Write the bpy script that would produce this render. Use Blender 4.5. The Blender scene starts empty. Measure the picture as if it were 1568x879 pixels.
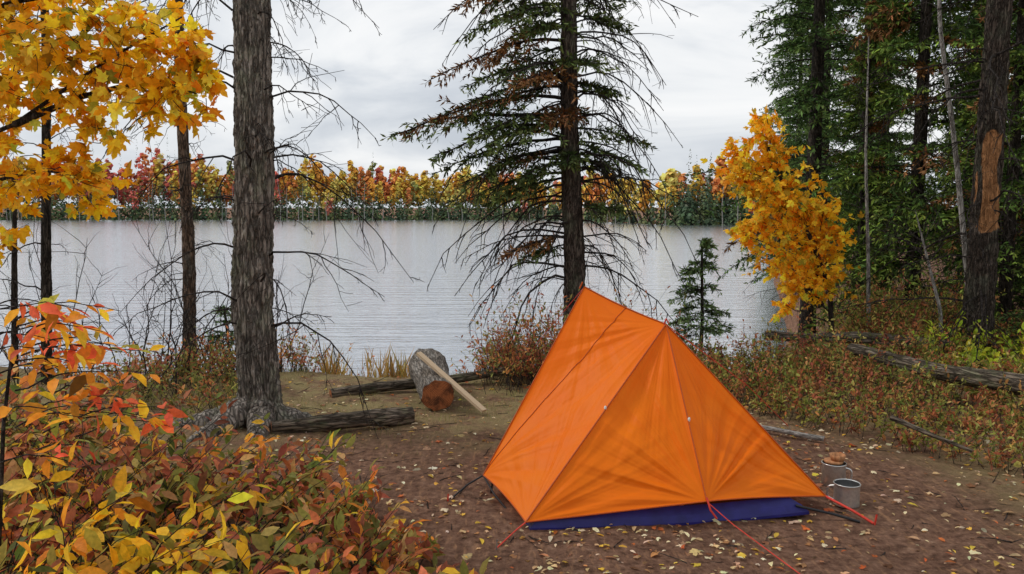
import bpy, math, random
import numpy as np
from mathutils import Vector, noise as mn
rng=np.random.default_rng(11)
random.seed(5)
S=bpy.context.scene
S.view_settings.view_transform='Standard'; S.view_settings.look='None'; S.view_settings.exposure=0
A=np.array
def nrm(v): return v/(np.linalg.norm(v,axis=-1,keepdims=True)+1e-9)
def sm(t): t=np.clip(t,0,1); return t*t*(3-2*t)

# ---------------- mesh helpers ----------------
class Geo:
    def __init__(s): s.V=[];s.F=[];s.C=[];s.M=[];s.n=0
    def add(s,V,F,mat=0,col=(1,1,1)):
        V=np.asarray(V,float).reshape(-1,3); F=np.asarray(F,int)
        c=np.asarray(col,float)
        if c.ndim==1: c=np.tile(c,(len(V),1))
        s.V.append(V); s.C.append(c); s.F.append(F+s.n); s.M.append(mat); s.n+=len(V)
    def build(s,name,mats,smooth=True,loc=(0,0,0),parent=None):
        me=bpy.data.meshes.new(name)
        V=np.concatenate(s.V); C=np.concatenate(s.C)
        me.vertices.add(len(V)); me.vertices.foreach_set("co",V.astype(np.float32).ravel())
        li=np.concatenate([f.ravel() for f in s.F])
        tot=np.concatenate([np.full(len(f),f.shape[1]) for f in s.F])
        mi=np.concatenate([np.full(len(f),m) for f,m in zip(s.F,s.M)])
        st=np.concatenate([[0],np.cumsum(tot)[:-1]])
        me.loops.add(len(li)); me.loops.foreach_set("vertex_index",li.astype(np.int32))
        me.polygons.add(len(tot)); me.polygons.foreach_set("loop_start",st.astype(np.int32))
        me.polygons.foreach_set("material_index",mi.astype(np.int32))
        me.polygons.foreach_set("use_smooth",np.full(len(tot),smooth))
        me.update(calc_edges=True)
        a=me.color_attributes.new("Col",'FLOAT_COLOR','POINT')
        a.data.foreach_set("color",np.concatenate([C,np.ones((len(C),1))],1).astype(np.float32).ravel())
        for m in mats: me.materials.append(m)
        ob=bpy.data.objects.new(name,me); S.collection.objects.link(ob); ob.location=loc
        if parent: ob.parent=parent
        return ob
def inst(g,T,F,pos,ax,up,scale,col,mat=0):
    N=len(pos)
    if N==0: return
    ax=nrm(ax); side=nrm(np.cross(ax,up)); up=np.cross(side,ax)
    scale=np.broadcast_to(np.asarray(scale,float),(N,))[:,None,None]
    T=np.asarray(T,float)
    V=pos[:,None]+scale*(T[None,:,0:1]*side[:,None]+T[None,:,1:2]*ax[:,None]+T[None,:,2:3]*up[:,None])
    k=len(T); FF=(np.asarray(F)[None]+(np.arange(N)*k)[:,None,None]).reshape(-1,len(F[0]))
    g.add(V.reshape(-1,3),FF,mat,np.repeat(col,k,axis=0))
def tubes(g,P,R,sides=4,mat=0,col=(1,1,1)):
    P=np.asarray(P,float); B,n,_=P.shape; R=np.broadcast_to(R,(B,n))
    T=nrm(np.gradient(P,axis=1))
    ref=np.zeros_like(T); m=np.abs(T[:,:1,2])>.8; ref[...,2]=np.where(m,0,1); ref[...,0]=np.where(m,1,0)
    u=nrm(np.cross(T,ref)); w=np.cross(T,u)
    a=np.arange(sides)/sides*2*np.pi
    V=P[:,:,None]+R[:,:,None,None]*(np.cos(a)[None,None,:,None]*u[:,:,None]+np.sin(a)[None,None,:,None]*w[:,:,None])
    i=np.arange(B)[:,None,None]*n*sides; j=np.arange(n-1)[None,:,None]*sides; k=np.arange(sides)[None,None,:]; k2=(k+1)%sides
    F=np.stack([i+j+k,i+j+k2,i+j+sides+k2,i+j+sides+k],-1).reshape(-1,4)
    c=np.asarray(col,float)
    if c.ndim==2: c=np.repeat(c,n*sides,axis=0)
    g.add(V.reshape(-1,3),F,mat,c)
def curve(o,d,L,bend,n,wob=0.0):
    B=len(o); t=np.linspace(0,1,n)[None,:,None]; L=np.asarray(L)[:,None,None]
    P=o[:,None]+d[:,None]*L*t+bend[:,None]*L*t*t
    if wob:
        w=np.cumsum(rng.normal(0,1,(B,n,3)),axis=1); w-=w[:,:1]; P=P+w*wob*L/np.sqrt(n)
    return P
def at(P,t):
    n=P.shape[1]; f=np.clip(t,0,.9999)*(n-1); i=f.astype(int); fr=(f-i)[...,None]
    b=np.arange(P.shape[0])[:,None]
    return P[b,i]*(1-fr)+P[b,i+1]*fr, nrm(P[b,i+1]-P[b,i])
LEAF=[(0,0,0),(-.2,.3,.06),(.2,.3,.06),(0,.35,0),(-.17,.65,.03),(.17,.65,.03),(0,.68,-.04),(0,1,-.14)]
LEAFF=[(0,3,1),(0,2,3),(1,3,6),(1,6,4),(3,2,5),(3,5,6),(4,6,7),(6,5,7)]
half=[(0,0),(.22,.0),(.26,.12),(.5,.24),(.37,.36),(.55,.62),(.32,.56),(.17,.56),(.2,.8),(0,1.08)]
ol=half+[(-x,y) for x,y in half[-2:0:-1]]
MAP=[(0,.4,.02)]+[(x,y,-.35*x*x-.12*(y-.4)**2+.05*math.sin(9*x+5*y)) for x,y in ol]
MAPF=[(0,i+1,(i+1)%len(ol)+1) for i in range(len(ol))]
SPR=[(0,0,0),(.14,.45,.02),(0,1,0),(-.14,.45,.02)]; SPRF=[(0,1,2,3)]
BLD=[(-.02,0,0),(.02,0,0),(.012,.6,.05),(-.004,1,.12)]
def pal(P,W,N):
    P=A(P,float); W=A(W,float); i=rng.choice(len(P),N,p=W/W.sum())
    return P[i]
def jit(c,s=.25): return np.clip(c*(1+rng.normal(0,s,(len(c),1)))*(1+rng.normal(0,.07,c.shape)),.002,.95)
def sprays(g,o,d,L,bend,nleaf,T,F,size,P,W,r=.003,t0=.25,mat=0,tmat=1,droop=.1,corr=.6,wob=.04,upb=1.2,tipdir=.5):
    B=len(o); C=curve(o,d,L,bend,8,wob)
    tubes(g,C,r*np.linspace(1,.35,8)[None],4,tmat)
    t=t0+(1-t0)*(rng.random((B,nleaf))); p,tan=at(C,t)
    sc=pal(P,W,B)[:,None].repeat(nleaf,1).reshape(-1,3); lc=pal(P,W,B*nleaf)
    c=np.where(rng.random((B*nleaf,1))<corr,sc,lc)
    p=p.reshape(-1,3); tan=tan.reshape(-1,3); N=len(p)
    ax=tan*tipdir+rng.normal(0,.6,(N,3)); ax[:,2]-=droop
    ax=nrm(ax); up=rng.normal(0,.5,(N,3)); up[:,2]+=upb
    s=size*rng.uniform(.5,1.25,N)
    inst(g,T,F,p+ax*s[:,None]*.15,ax,up,s,jit(c),mat)
    return C

# ---------------- materials ----------------
def newmat(name):
    m=bpy.data.materials.new(name); m.use_nodes=True; nt=m.node_tree; nt.nodes.clear()
    return m,nt,nt.nodes,nt.links
def N(nt,t,**k):
    n=nt.nodes.new(t)
    for a,b in k.items():
        if a in n.inputs.keys(): n.inputs[a].default_value=b
        else: setattr(n,a,b)
    return n
def ramp(nt,fac,stops):
    r=nt.nodes.new('ShaderNodeValToRGB'); e=r.color_ramp.elements
    while len(e)<len(stops): e.new(.5)
    for i,(p,c) in enumerate(stops): e[i].position=p; e[i].color=(*c,1)
    nt.links.new(fac,r.inputs[0]); return r.outputs[0]
def mixc(nt,fac,a,b,bt='MIX'):
    m=nt.nodes.new('ShaderNodeMix'); m.data_type='RGBA'; m.blend_type=bt
    for s,v in ((m.inputs[0],fac),(m.inputs[6],a),(m.inputs[7],b)):
        if hasattr(v,'is_output'): nt.links.new(v,s)
        else: s.default_value=v if not isinstance(v,tuple) else (*v,1)
    return m.outputs[2]
def tex(nt,scale,sc=(1,1,1),kind='ShaderNodeTexNoise',detail=6,rough=.6,coord='Object',rot=(0,0,0),warp=None):
    tc=nt.nodes.new('ShaderNodeTexCoord'); mp=nt.nodes.new('ShaderNodeMapping'); mp.inputs['Scale'].default_value=sc; mp.inputs['Rotation'].default_value=rot
    nt.links.new(tc.outputs[coord],mp.inputs[0]); t=nt.nodes.new(kind); t.inputs['Scale'].default_value=scale
    if kind=='ShaderNodeTexNoise': t.inputs['Detail'].default_value=detail; t.inputs['Roughness'].default_value=rough
    src=mp.outputs[0]
    if warp:
        w=nt.nodes.new('ShaderNodeTexNoise'); w.inputs['Scale'].default_value=warp[0]; w.inputs['Detail'].default_value=4; nt.links.new(mp.outputs[0],w.inputs['Vector'])
        vm=nt.nodes.new('ShaderNodeVectorMath'); vm.operation='MULTIPLY_ADD'; nt.links.new(w.outputs['Color'],vm.inputs[0]); vm.inputs[1].default_value=(warp[1],)*3; nt.links.new(mp.outputs[0],vm.inputs[2]); src=vm.outputs[0]
    nt.links.new(src,t.inputs['Vector']); return t
def bump(nt,h,st,dist,prev=None):
    b=nt.nodes.new('ShaderNodeBump'); b.inputs['Strength'].default_value=st; b.inputs['Distance'].default_value=dist
    nt.links.new(h,b.inputs['Height'])
    if prev: nt.links.new(prev,b.inputs['Normal'])
    return b.outputs[0]
def out(nt,sh):
    o=nt.nodes.new('ShaderNodeOutputMaterial'); nt.links.new(sh,o.inputs[0])
def principled(nt,col,rough,normal=None,spec=.3,metal=0):
    p=nt.nodes.new('ShaderNodeBsdfPrincipled')
    if hasattr(col,'is_output'): nt.links.new(col,p.inputs['Base Color'])
    else: p.inputs['Base Color'].default_value=(*col,1)
    p.inputs['Roughness'].default_value=rough; p.inputs['Specular IOR Level'].default_value=spec; p.inputs['Metallic'].default_value=metal
    if normal: nt.links.new(normal,p.inputs['Normal'])
    return p
def foliage(name,trans=.35,rough=.5,nscale=60,gain=1.0):
    m,nt,n,l=newmat(name)
    at_=N(nt,'ShaderNodeAttribute',attribute_name='Col')
    if nscale:
        t=tex(nt,nscale,detail=2); v=ramp(nt,t.outputs[0],[(.3,(.65,.65,.6)),(.7,(1,.98,.92))])
        c=mixc(nt,1.0,at_.outputs[0],v,'MULTIPLY')
        if gain!=1:
            vm=n.new('ShaderNodeVectorMath'); vm.operation='SCALE'; vm.inputs['Scale'].default_value=gain; l.new(c,vm.inputs[0]); c=vm.outputs[0]
    else: c=at_.outputs[0]
    if trans==0:
        d=n.new('ShaderNodeBsdfDiffuse'); l.new(c,d.inputs[0]); out(nt,d.outputs[0]); return m
    p=principled(nt,c,rough,spec=.15)
    tr=n.new('ShaderNodeBsdfTranslucent'); l.new(c,tr.inputs[0])
    mx=n.new('ShaderNodeMixShader'); mx.inputs[0].default_value=trans; l.new(p.outputs[0],mx.inputs[1]); l.new(tr.outputs[0],mx.inputs[2]); out(nt,mx.outputs[0]); return m
def bark(name,dark,mid,light,sx=1.0,lich=None,bs=.9,strip=None,vm_=.8):
    m,nt,n,l=newmat(name)
    t=tex(nt,16*sx,(1,1,.25),detail=9,rough=.75); v=tex(nt,30*sx,(1,1,.13),'ShaderNodeTexVoronoi',warp=(20*sx,.06)); v.feature='DISTANCE_TO_EDGE'
    c=ramp(nt,t.outputs[0],[(.33,dark),(.5,mid),(.66,light)])
    ve=ramp(nt,v.outputs['Distance'],[(0,(.12,.12,.12)),(.2,(1,1,1))])
    c=mixc(nt,vm_,c,ve,'MULTIPLY')
    if lich:
        q=tex(nt,5,(1,1,.6),detail=8,rough=.75); f=ramp(nt,q.outputs[0],[(.5,(0,0,0)),(.64,(.75,.75,.75))])
        c=mixc(nt,f,c,mixc(nt,.5,lich,ve,'MULTIPLY'))
    if strip:
        a_=N(nt,'ShaderNodeAttribute',attribute_name='Col'); q=tex(nt,30,(1,1,.12),detail=6)
        sc_=ramp(nt,q.outputs[0],[(.35,tuple(x*.45 for x in strip)),(.65,strip)])
        c=mixc(nt,ramp(nt,a_.outputs['Fac'],[(.35,(0,0,0)),(.6,(1,1,1))]),sc_,c)
    b=bump(nt,ve,bs,.025); b=bump(nt,t.outputs[0],.9,.025,b)
    out(nt,principled(nt,c,.9,b,.15).outputs[0]); return m
FOL=foliage('foliage_needles',0,nscale=0); LFM=foliage('foliage_leaves',.45,.55,60,1.42); FARF=foliage('foliage_distant',0,.7,.9)
BK_PINE=bark('bark_pine',(.12,.10,.083),(.30,.26,.22),(.52,.46,.40),1,(.33,.34,.24),vm_=.7)
BK_SPR=bark('bark_spruce',(.035,.027,.021),(.12,.09,.072),(.24,.19,.155),1.5,(.2,.21,.14))
BK_STRIP=bark('bark_stripped',(.035,.027,.021),(.10,.076,.06),(.2,.16,.13),1.5,(.15,.15,.11),strip=(.62,.30,.13))
BK_DARK=bark('bark_dark',(.02,.016,.012),(.065,.052,.04),(.14,.115,.094),1.8)
BK_RED=bark('bark_reddish',(.06,.04,.027),(.19,.12,.082),(.33,.235,.17),1.8,(.26,.26,.22))
BK_LOG=bark('bark_log',(.06,.045,.034),(.19,.15,.11),(.34,.28,.22),1.2,(.18,.20,.10))
BK_CUT=bark('bark_cut_log',(.10,.08,.065),(.30,.26,.22),(.50,.46,.41),1.6,(.16,.12,.085),.6)
BK_PALE=bark('bark_pale',(.18,.16,.14),(.44,.41,.37),(.66,.63,.59),2,(.18,.155,.125),.4)
TWIG=bark('twig_bark',(.03,.024,.02),(.08,.065,.057),(.15,.125,.11),2)
def plain(name,col,rough=.6,metal=0,nv=.2,ns=30,bm=0,spec=.3,sc=(1,1,1)):
    m,nt,n,l=newmat(name); t=tex(nt,ns,sc)
    c=ramp(nt,t.outputs[0],[(.3,tuple(x*(1-nv) for x in col)),(.7,tuple(min(1,x*(1+nv)) for x in col))])
    b=bump(nt,t.outputs[0],bm,.01) if bm else None
    out(nt,principled(nt,c,rough,b,spec,metal).outputs[0]); return m
WOODC=plain('bare_wood',(.42,.2,.09),.7,0,.5,10,.4,.2,(6,6,.6))
WOODP=plain('plank_wood',(.58,.44,.29),.75,0,.35,20,.3,.2,(6,.6,6))
STEEL=plain('brushed_steel',(.62,.61,.59),.3,.85,.15,60,.05)
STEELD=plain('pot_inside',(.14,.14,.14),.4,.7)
CORD_R=plain('red_cord',(.6,.05,.03),.6); CORD_B=plain('black_strap',(.02,.02,.022),.6)
BLUE=plain('blue_groundsheet',(.018,.016,.14),.45,0,.3,12,.4)
CLIP=plain('white_clip',(.7,.7,.66),.4)
DRYG=foliage('dry_grass',.3)

# ---------------- terrain ----------------
def fb(x,y,s=1.0):
    return (np.sin(x*1.7*s+1.3)*np.cos(y*1.3*s+.4)+.6*np.sin(x*3.1*s-y*2.3*s+2)+.4*np.cos(x*5.9*s+y*4.7*s)+.25*np.sin(11*x*s+1.1*y)*np.sin(9*y*s))/2
X0=3.15
def farshore(x): return 234-np.clip((x-10)/21,0,1)*88+3*np.sin(x*.05)+1.5*np.sin(x*.21)
def shore(x,y):
    ys=8.7+.35*np.sin(x*.8+1)+.2*np.sin(x*2.1)
    s1=np.where(x>X0,(ys-y+(x-X0)*3.25)/3.4,ys-y); s1=np.where(x>X0,np.minimum(s1,400),s1)
    return s1,y-farshore(x)
def H(x,y):
    x=np.asarray(x,float); y=np.asarray(y,float)
    s1,s2=shore(x,y)
    h1=-1.7+1.7*sm((s1+1.3)/2.3)*(1-.45*sm((y-11)/8)); h2=-1.7+.95*sm((s2+3)/8)+np.clip(s2-6,0,400)*.012
    h=np.maximum(h1,h2)
    land=sm((s1-0)/1)
    h=h+land*(.022*fb(x,y)+.012*fb(x*3,y*3+4)+.006*fb(x*9,y*8))*np.exp(-np.maximum(0,np.hypot(x,y)-20)/20)
    h=h+land*.16*sm((x-2.2-(5-y)*.2)/3)*sm((y-3.5)/3)
    h=h+land*.05*sm((-x-1.2)/1.5)
    return h
def axis(lo,hi,f0,f1,st,ex):
    a=np.arange(f0,f1,st); r=[]; d=st; p=f1
    while p<hi: d*=ex; p+=d; r.append(p)
    q=[]; d=st; p=f0
    while p>lo: d*=ex; p-=d; q.append(p)
    return np.concatenate([q[::-1],a,r])
xs=axis(-700,700,-5,6.5,.05,1.09); ys=axis(-300,900,2.2,11,.045,1.06)
X,Y=np.meshgrid(xs,ys); Z=H(X,Y)
g=Geo(); nx=len(xs); ny=len(ys); i,j=np.meshgrid(np.arange(nx-1),np.arange(ny-1)); a=(j*nx+i).ravel()
moss=sm((Y-5.0+.5*fb(X,Y))/1.4)*sm((1.6-X)/1.2); moss=np.maximum(moss,sm((X-1.9+.5*fb(X,Y,.8)-.5*(5-Y))/1.0)*.7); moss=np.maximum(moss,.6*sm((-X-1)/1))*sm((9.2-Y)/.6)
g.add(np.stack([X,Y,Z],-1).reshape(-1,3),np.stack([a,a+1,a+nx+1,a+nx],-1),0,np.stack([moss.ravel()]*3,-1))
m,nt,n,l=newmat('forest_soil')
t1=tex(nt,1.6,detail=8); t2=tex(nt,18,detail=10,rough=.78); t3=tex(nt,90,detail=6,rough=.8); t4=tex(nt,35,(1,.25,1),detail=6,rot=(0,0,.6)); t5=tex(nt,55,(.3,1,1),detail=5,rot=(0,0,.2))
c=ramp(nt,t2.outputs[0],[(.34,(.065,.037,.024)),(.46,(.19,.10,.065)),(.58,(.31,.175,.115)),(.72,(.47,.31,.21))])
c=mixc(nt,ramp(nt,t1.outputs[0],[(.35,(.4,.4,.4)),(.65,(1,1,1))]),mixc(nt,.5,c,(.10,.055,.036)),c)
c=mixc(nt,ramp(nt,t4.outputs[0],[(.54,(0,0,0)),(.68,(.7,.7,.7))]),c,(.44,.245,.135))
c=mixc(nt,ramp(nt,t5.outputs[0],[(.56,(0,0,0)),(.7,(.7,.7,.7))]),c,(.075,.043,.03))
at_=N(nt,'ShaderNodeAttribute',attribute_name='Col')
mo=ramp(nt,t3.outputs[0],[(.3,(.15,.13,.045)),(.5,(.36,.29,.13)),(.7,(.5,.4,.22))])
mf=n.new('ShaderNodeMath'); mf.operation='MULTIPLY'; l.new(at_.outputs['Fac'],mf.inputs[0]); tt=tex(nt,3.5,detail=8,rough=.7)
l.new(ramp(nt,tt.outputs[0],[(.36,(0,0,0)),(.58,(.9,.9,.9))]),mf.inputs[1])
c=mixc(nt,mf.outputs[0],c,mo)
b=bump(nt,t2.outputs[0],.9,.035); b=bump(nt,t3.outputs[0],.8,.012,b)
out(nt,principled(nt,c,.95,b,.1).outputs[0]); SOIL=m
g.build('ground',[SOIL])

# lake
m,nt,n,l=newmat('lake_water')
w1=tex(nt,1.3,(.22,2.0,1),detail=5,rough=.6,warp=(1.0,.12)); w2=tex(nt,4.5,(.3,2.0,1),detail=3,rough=.6); w3=tex(nt,.05,(.3,1.6,1),detail=4)
b=bump(nt,w1.outputs[0],.34,.12); b=bump(nt,w2.outputs[0],.28,.03,b)
c=ramp(nt,w3.outputs[0],[(.3,(.13,.16,.205)),(.7,(.20,.23,.275))])
p=principled(nt,c,.08,b,.5); p.inputs['IOR'].default_value=1.33
gl=n.new('ShaderNodeBsdfGlossy'); gl.inputs['Roughness'].default_value=.15; gl.inputs['Color'].default_value=(.94,.955,.99,1); l.new(b,gl.inputs['Normal'])
fr=n.new('ShaderNodeFresnel'); fr.inputs['IOR'].default_value=1.45
ad=n.new('ShaderNodeMath'); ad.operation='ADD'; ad.use_clamp=True; l.new(fr.outputs[0],ad.inputs[0]); ad.inputs[1].default_value=.08
mx=n.new('ShaderNodeMixShader'); l.new(ad.outputs[0],mx.inputs[0]); l.new(p.outputs[0],mx.inputs[1]); l.new(gl.outputs[0],mx.inputs[2]); out(nt,mx.outputs[0])
g=Geo(); g.add([(-600,7.2,-1),(600,7.2,-1),(600,300,-1),(-600,300,-1)],[(0,1,2,3)]); g.build('lake',[m],False)

# ---------------- tree tools ----------------
def trunk(g,ctrl,rad,sides=32,rings=120,amp=.03,flare=0,fd=.3,mat=0,nsc=1.0,ridge=0):
    ctrl=A(ctrl,float); z=ctrl[:,2]; tz=np.linspace(z[0],z[-1],rings)
    if rings>40: tz=z[0]+(z[-1]-z[0])*np.linspace(0,1,rings)**1.3
    cx=np.interp(tz,z,ctrl[:,0]); cy=np.interp(tz,z,ctrl[:,1]); r=np.interp(tz,z,rad)
    k=np.ones(5)/5
    if rings>20:
        for arr in (cx,cy):
            arr[2:-2]=np.convolve(arr,k,'valid')
    V=[]
    for q in range(rings):
        for s_ in range(sides):
            a=2*math.pi*s_/sides; ca,sa=math.cos(a),math.sin(a)
            f=r[q]; h=tz[q]-z[0]
            f*=1+amp*(mn.noise((ca*3.2*nsc,sa*3.2*nsc,tz[q]*1.3))*.9+1.3*abs(mn.noise((ca*9*nsc,sa*9*nsc,tz[q]*3.5)))+.4*mn.noise((ca*22,sa*22,tz[q]*16)))
            if ridge:
                wv=mn.noise((ca*2,sa*2,tz[q]*4))*1.2
                f*=1+ridge*(min(.35,abs(mn.noise((ca*8+wv,sa*8+wv,tz[q]*4.5))))-.2)+ridge*.35*mn.noise((ca*20,sa*20,tz[q]*30))
            if flare: f*=1+flare*math.exp(-h/fd)*(1+.7*math.sin(a*4+1)+.3*math.sin(a*7))
            V.append((cx[q]+ca*f,cy[q]+sa*f,tz[q]))
    j,i=np.meshgrid(np.arange(rings-1),np.arange(sides),indexing='ij'); i2=(i+1)%sides
    F=np.stack([j*sides+i,j*sides+i2,(j+1)*sides+i2,(j+1)*sides+i],-1).reshape(-1,4)
    g.add(V,F,mat)
def dead(g,o,az,L,up=.1,droop=.6,r=.008,nsub=7,mat=1,sub=.4,third=3):
    B=len(o); d=np.stack([np.cos(az),np.sin(az),np.full(B,up)+rng.normal(0,.15,B)],-1)
    bend=np.stack([rng.normal(0,.12,B),rng.normal(0,.12,B),-droop*rng.uniform(.5,1.4,B)],-1)
    C=curve(o,d,L,bend,9,.05); tubes(g,C,r*np.asarray(L)[:,None]**.6*np.linspace(1,.22,9)[None],5,mat)
    t=np.linspace(.25,.97,nsub)[None]+rng.normal(0,.04,(B,nsub)); p,tan=at(C,t)
    p=p.reshape(-1,3); tan=tan.reshape(-1,3); n_=len(p); rd=rng.normal(0,.5,(n_,3)); rd[:,2]-=.4
    LL=np.repeat(L,nsub)*sub*(1.15-t.ravel())*rng.uniform(.5,1.6,n_)
    keep=rng.random(n_)<.85; p,tan,rd,LL=p[keep],tan[keep],rd[keep],LL[keep]
    D=nrm(tan*.7+rd); C2=curve(p,D,LL,rng.normal(0,.15,(len(p),3))-A([0,0,.3]),6,.07)
    tubes(g,C2,(r*.5*np.repeat(L,nsub)[keep]**.6)[:,None]*np.linspace(1,.35,6)[None],3,mat)
    if third:
        t=rng.uniform(.25,.95,(len(C2),third)); p,tan=at(C2,t); p=p.reshape(-1,3); tan=tan.reshape(-1,3)
        D=nrm(tan+rng.normal(0,.6,p.shape)); L3=np.repeat(LL,third)*.4*rng.uniform(.4,1.2,len(p))
        C3=curve(p,D,L3,rng.normal(0,.1,p.shape),4,.05); tubes(g,C3,.0019,3,mat)
    return C
def boughs(g,o,az,L,up,droop,K=16,M=14,spr=.09,base=(.03,.055,.02),tip=(.07,.11,.035),brown=None,r=.012,fm=0,bm=1,full=.15,side=.5):
    B=len(o)
    d=np.stack([np.cos(az),np.sin(az),up],-1); bend=np.stack([rng.normal(0,.08,B),rng.normal(0,.08,B),-droop],-1)
    C=curve(o,d,L,bend,10,.03); tubes(g,C,(r*L**.7)[:,None]*np.linspace(1,.25,10)[None],4,bm)
    t=np.linspace(full,.98,K)[None]+rng.normal(0,.02,(B,K)); p,tan=at(C,t)
    sgn=np.where(np.arange(K)%2==0,1,-1)[None,:,None]; sd=nrm(np.cross(tan,A([0,0,1.])))*sgn
    D=nrm(tan*.75+sd*.75+rng.normal(0,.15,tan.shape)+A([0,0,-.12])).reshape(-1,3)
    L2=(L[:,None]*side*(1.08-t)+.07).ravel()*rng.uniform(.6,1.25,B*K)
    C2=curve(p.reshape(-1,3),D,L2,A([0,0,-.15])+rng.normal(0,.1,(B*K,3)),5,.03)
    tubes(g,C2,.0035*np.linspace(1,.4,5)[None],3,bm)
    t=rng.uniform(.05,1,(B*K,M)); p,tan=at(C2,t)
    ln=np.broadcast_to(np.clip(L2/.35,.35,1)[:,None],t.shape)
    keep=(rng.random(t.shape)<ln).ravel()
    tt=t.ravel()[keep]; bi=np.repeat(np.arange(B),K*M)[keep]; p=p.reshape(-1,3)[keep]; tan=tan.reshape(-1,3)[keep]
    n_=len(p); ax=nrm(tan*.8+nrm(rng.normal(0,1,(n_,3)))*.75); up_=rng.normal(0,.6,(n_,3))+A([0,0,.8])
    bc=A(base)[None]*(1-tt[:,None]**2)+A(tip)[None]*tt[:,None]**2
    if brown is not None:
        bc=np.where(brown[bi][:,None],A([.26,.13,.055])*rng.uniform(.5,1.4,(n_,1)),bc)
    tv=rng.uniform(.65,1.4,B)[bi][:,None]
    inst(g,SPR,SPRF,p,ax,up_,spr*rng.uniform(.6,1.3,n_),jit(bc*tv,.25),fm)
def conifer(name,Ht,zb,Lm,nb,seed,spr=.09,K=16,M=14,deadn=25,tr=.1,base=(.05,.09,.03),tip=(.14,.215,.06),bp=.06,loc=(0,0,0),rot=0,link=None,sc=1):
    global rng
    if link:
        ob=bpy.data.objects.new(name,link); S.collection.objects.link(ob)
    else:
        rng=np.random.default_rng(seed); g=Geo()
        trunk(g,[(0,0,-.4),(.03,.02,Ht*.4),(0,0,Ht)],[tr,tr*.75,.012],12,50,.05,.2,mat=1)
        z=zb+(Ht-zb)*rng.random(nb)**.9; f=(z-zb)/(Ht-zb)
        L=Lm*((1-f)**.75+.05)*rng.uniform(.55,1.15,nb); az=np.arange(nb)*2.4+rng.normal(0,.4,nb)
        o=np.stack([0*z,0*z,z],-1)
        boughs(g,o,az,L,.05+.5*f+rng.normal(0,.1,nb),.25+.2*rng.random(nb),K,M,spr,base,tip,rng.random(nb)<bp)
        if deadn:
            z=rng.uniform(.3,max(zb*1.5,1.2),deadn); dead(g,np.stack([0*z,0*z,z],-1),rng.uniform(0,6.28,deadn),Lm*rng.uniform(.3,.9,deadn),droop=.4,mat=1,third=0)
        ob=g.build(name,[FOL,BK_DARK])
    ob.location=loc; ob.rotation_euler=(0,0,rot); ob.scale=(sc,sc,sc)
    return ob

# ---------------- trees ----------------
# large pine trunk at left
g=Geo(); bx,by=-1.91,5.92
trunk(g,[(bx+.0,by,-.15),(bx+.02,by,.3),(bx-.02,by,.9),(bx+.03,by,1.9),(bx+.05,by,3.2),(bx+.1,by+.05,6),(bx,by,10)],[.15,.138,.133,.13,.12,.09,.02],110,480,.08,.5,.17,mat=0,ridge=.34)
roots=[[(bx-.05,by-.06,.16),(bx-.16,by-.26,.07),(bx-.26,by-.48,.02),(bx-.4,by-.75,-.07)],[(bx+.05,by-.08,.14),(bx+.1,by-.28,.03),(bx+.12,by-.45,-.03),(bx+.2,by-.6,-.09)],[(bx+.05,by,.1),(bx+.3,by-.02,.02),(bx+.5,by+.05,-.02),(bx+.75,by,-.08)],[(bx-.05,by,.12),(bx-.3,by-.1,.06),(bx-.6,by-.22,.01),(bx-.9,by-.15,-.08)]]
for rp in roots:
    rp=A(rp); t=np.linspace(0,3,30); P=np.stack([np.interp(t,[0,1,2,3],rp[:,k]) for k in range(3)],-1)
    for k in range(3): P[2:-2,k]=np.convolve(P[:,k],np.ones(5)/5,'valid')
    P[1:-1]+=rng.normal(0,.004,(28,3)); tubes(g,P[None],(np.linspace(.11,.035,30)*(1+rng.normal(0,.05,30)))[None],14,0)
nb=64; z=rng.uniform(.7,4.6,nb); az=rng.choice([0,np.pi],nb,p=[.62,.38])+rng.normal(0,.5,nb)
o=np.stack([bx+.1*np.cos(az),by+.1*np.sin(az),z],-1)
dead(g,o,az,rng.uniform(.3,1.0,nb),.45,.95,.0095,8,1,.45,3)
g.build('pine_tree',[BK_PINE,TWIG])

# centre spruce
g=Geo(); sx,sy=.66,8.5
trunk(g,[(sx+.02,sy,-.2),(sx,sy,1.1),(sx-.06,sy,2.4),(sx-.08,sy,3.8),(sx-.05,sy,6),(sx,sy,8)],[.125,.105,.09,.075,.05,.01],40,240,.1,.35,.2,mat=1,ridge=.3)
LB=[(2.55,3.2,1.85,.15,.25),(2.5,3.5,1.6,.1,.3),(2.35,3.0,1.3,.05,.3),(2.75,3.35,1.5,.1,.35),(2.2,2.9,1.1,.1,.4),(2.25,3.4,1.25,0,.3),(3.0,3.1,1.35,.0,.35),(3.15,2.8,1.2,.1,.3),(3.35,3.3,1.3,.1,.4),(3.5,3.05,1.05,.1,.35),(3.7,3.25,1.2,.1,.4),(2.9,3.6,1.2,.0,.35),(2.5,3.7,1.1,.0,.3),(2.0,3.2,1.1,0,.3),(1.95,2.9,.9,0,.3),(1.35,3.3,.65,-.1,.2),(1.25,3.0,.5,-.05,.2),
 (2.3,.1,.75,.05,.35),(2.45,-.5,.7,.05,.3),(2.15,.3,.6,0,.3),(1.65,.1,.55,.1,.2),(2.9,-.3,.5,.1,.3),(3.6,.2,.55,.1,.3),(2.6,4.5,.8,.1,.3),(3.1,4.7,.8,.1,.3),(2.2,4.6,.6,.1,.3),(3.45,4.3,.9,.1,.3),(2.7,1.5,.9,.1,.3),(3.2,1.9,1.0,.1,.3),(3.0,4.1,1.0,.1,.3),(2.6,4.0,1.1,.1,.35),(2.1,4.1,.8,.1,.3),(3.6,3.9,1.0,.1,.3),(3.3,2.4,1.0,.1,.3)]
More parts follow.
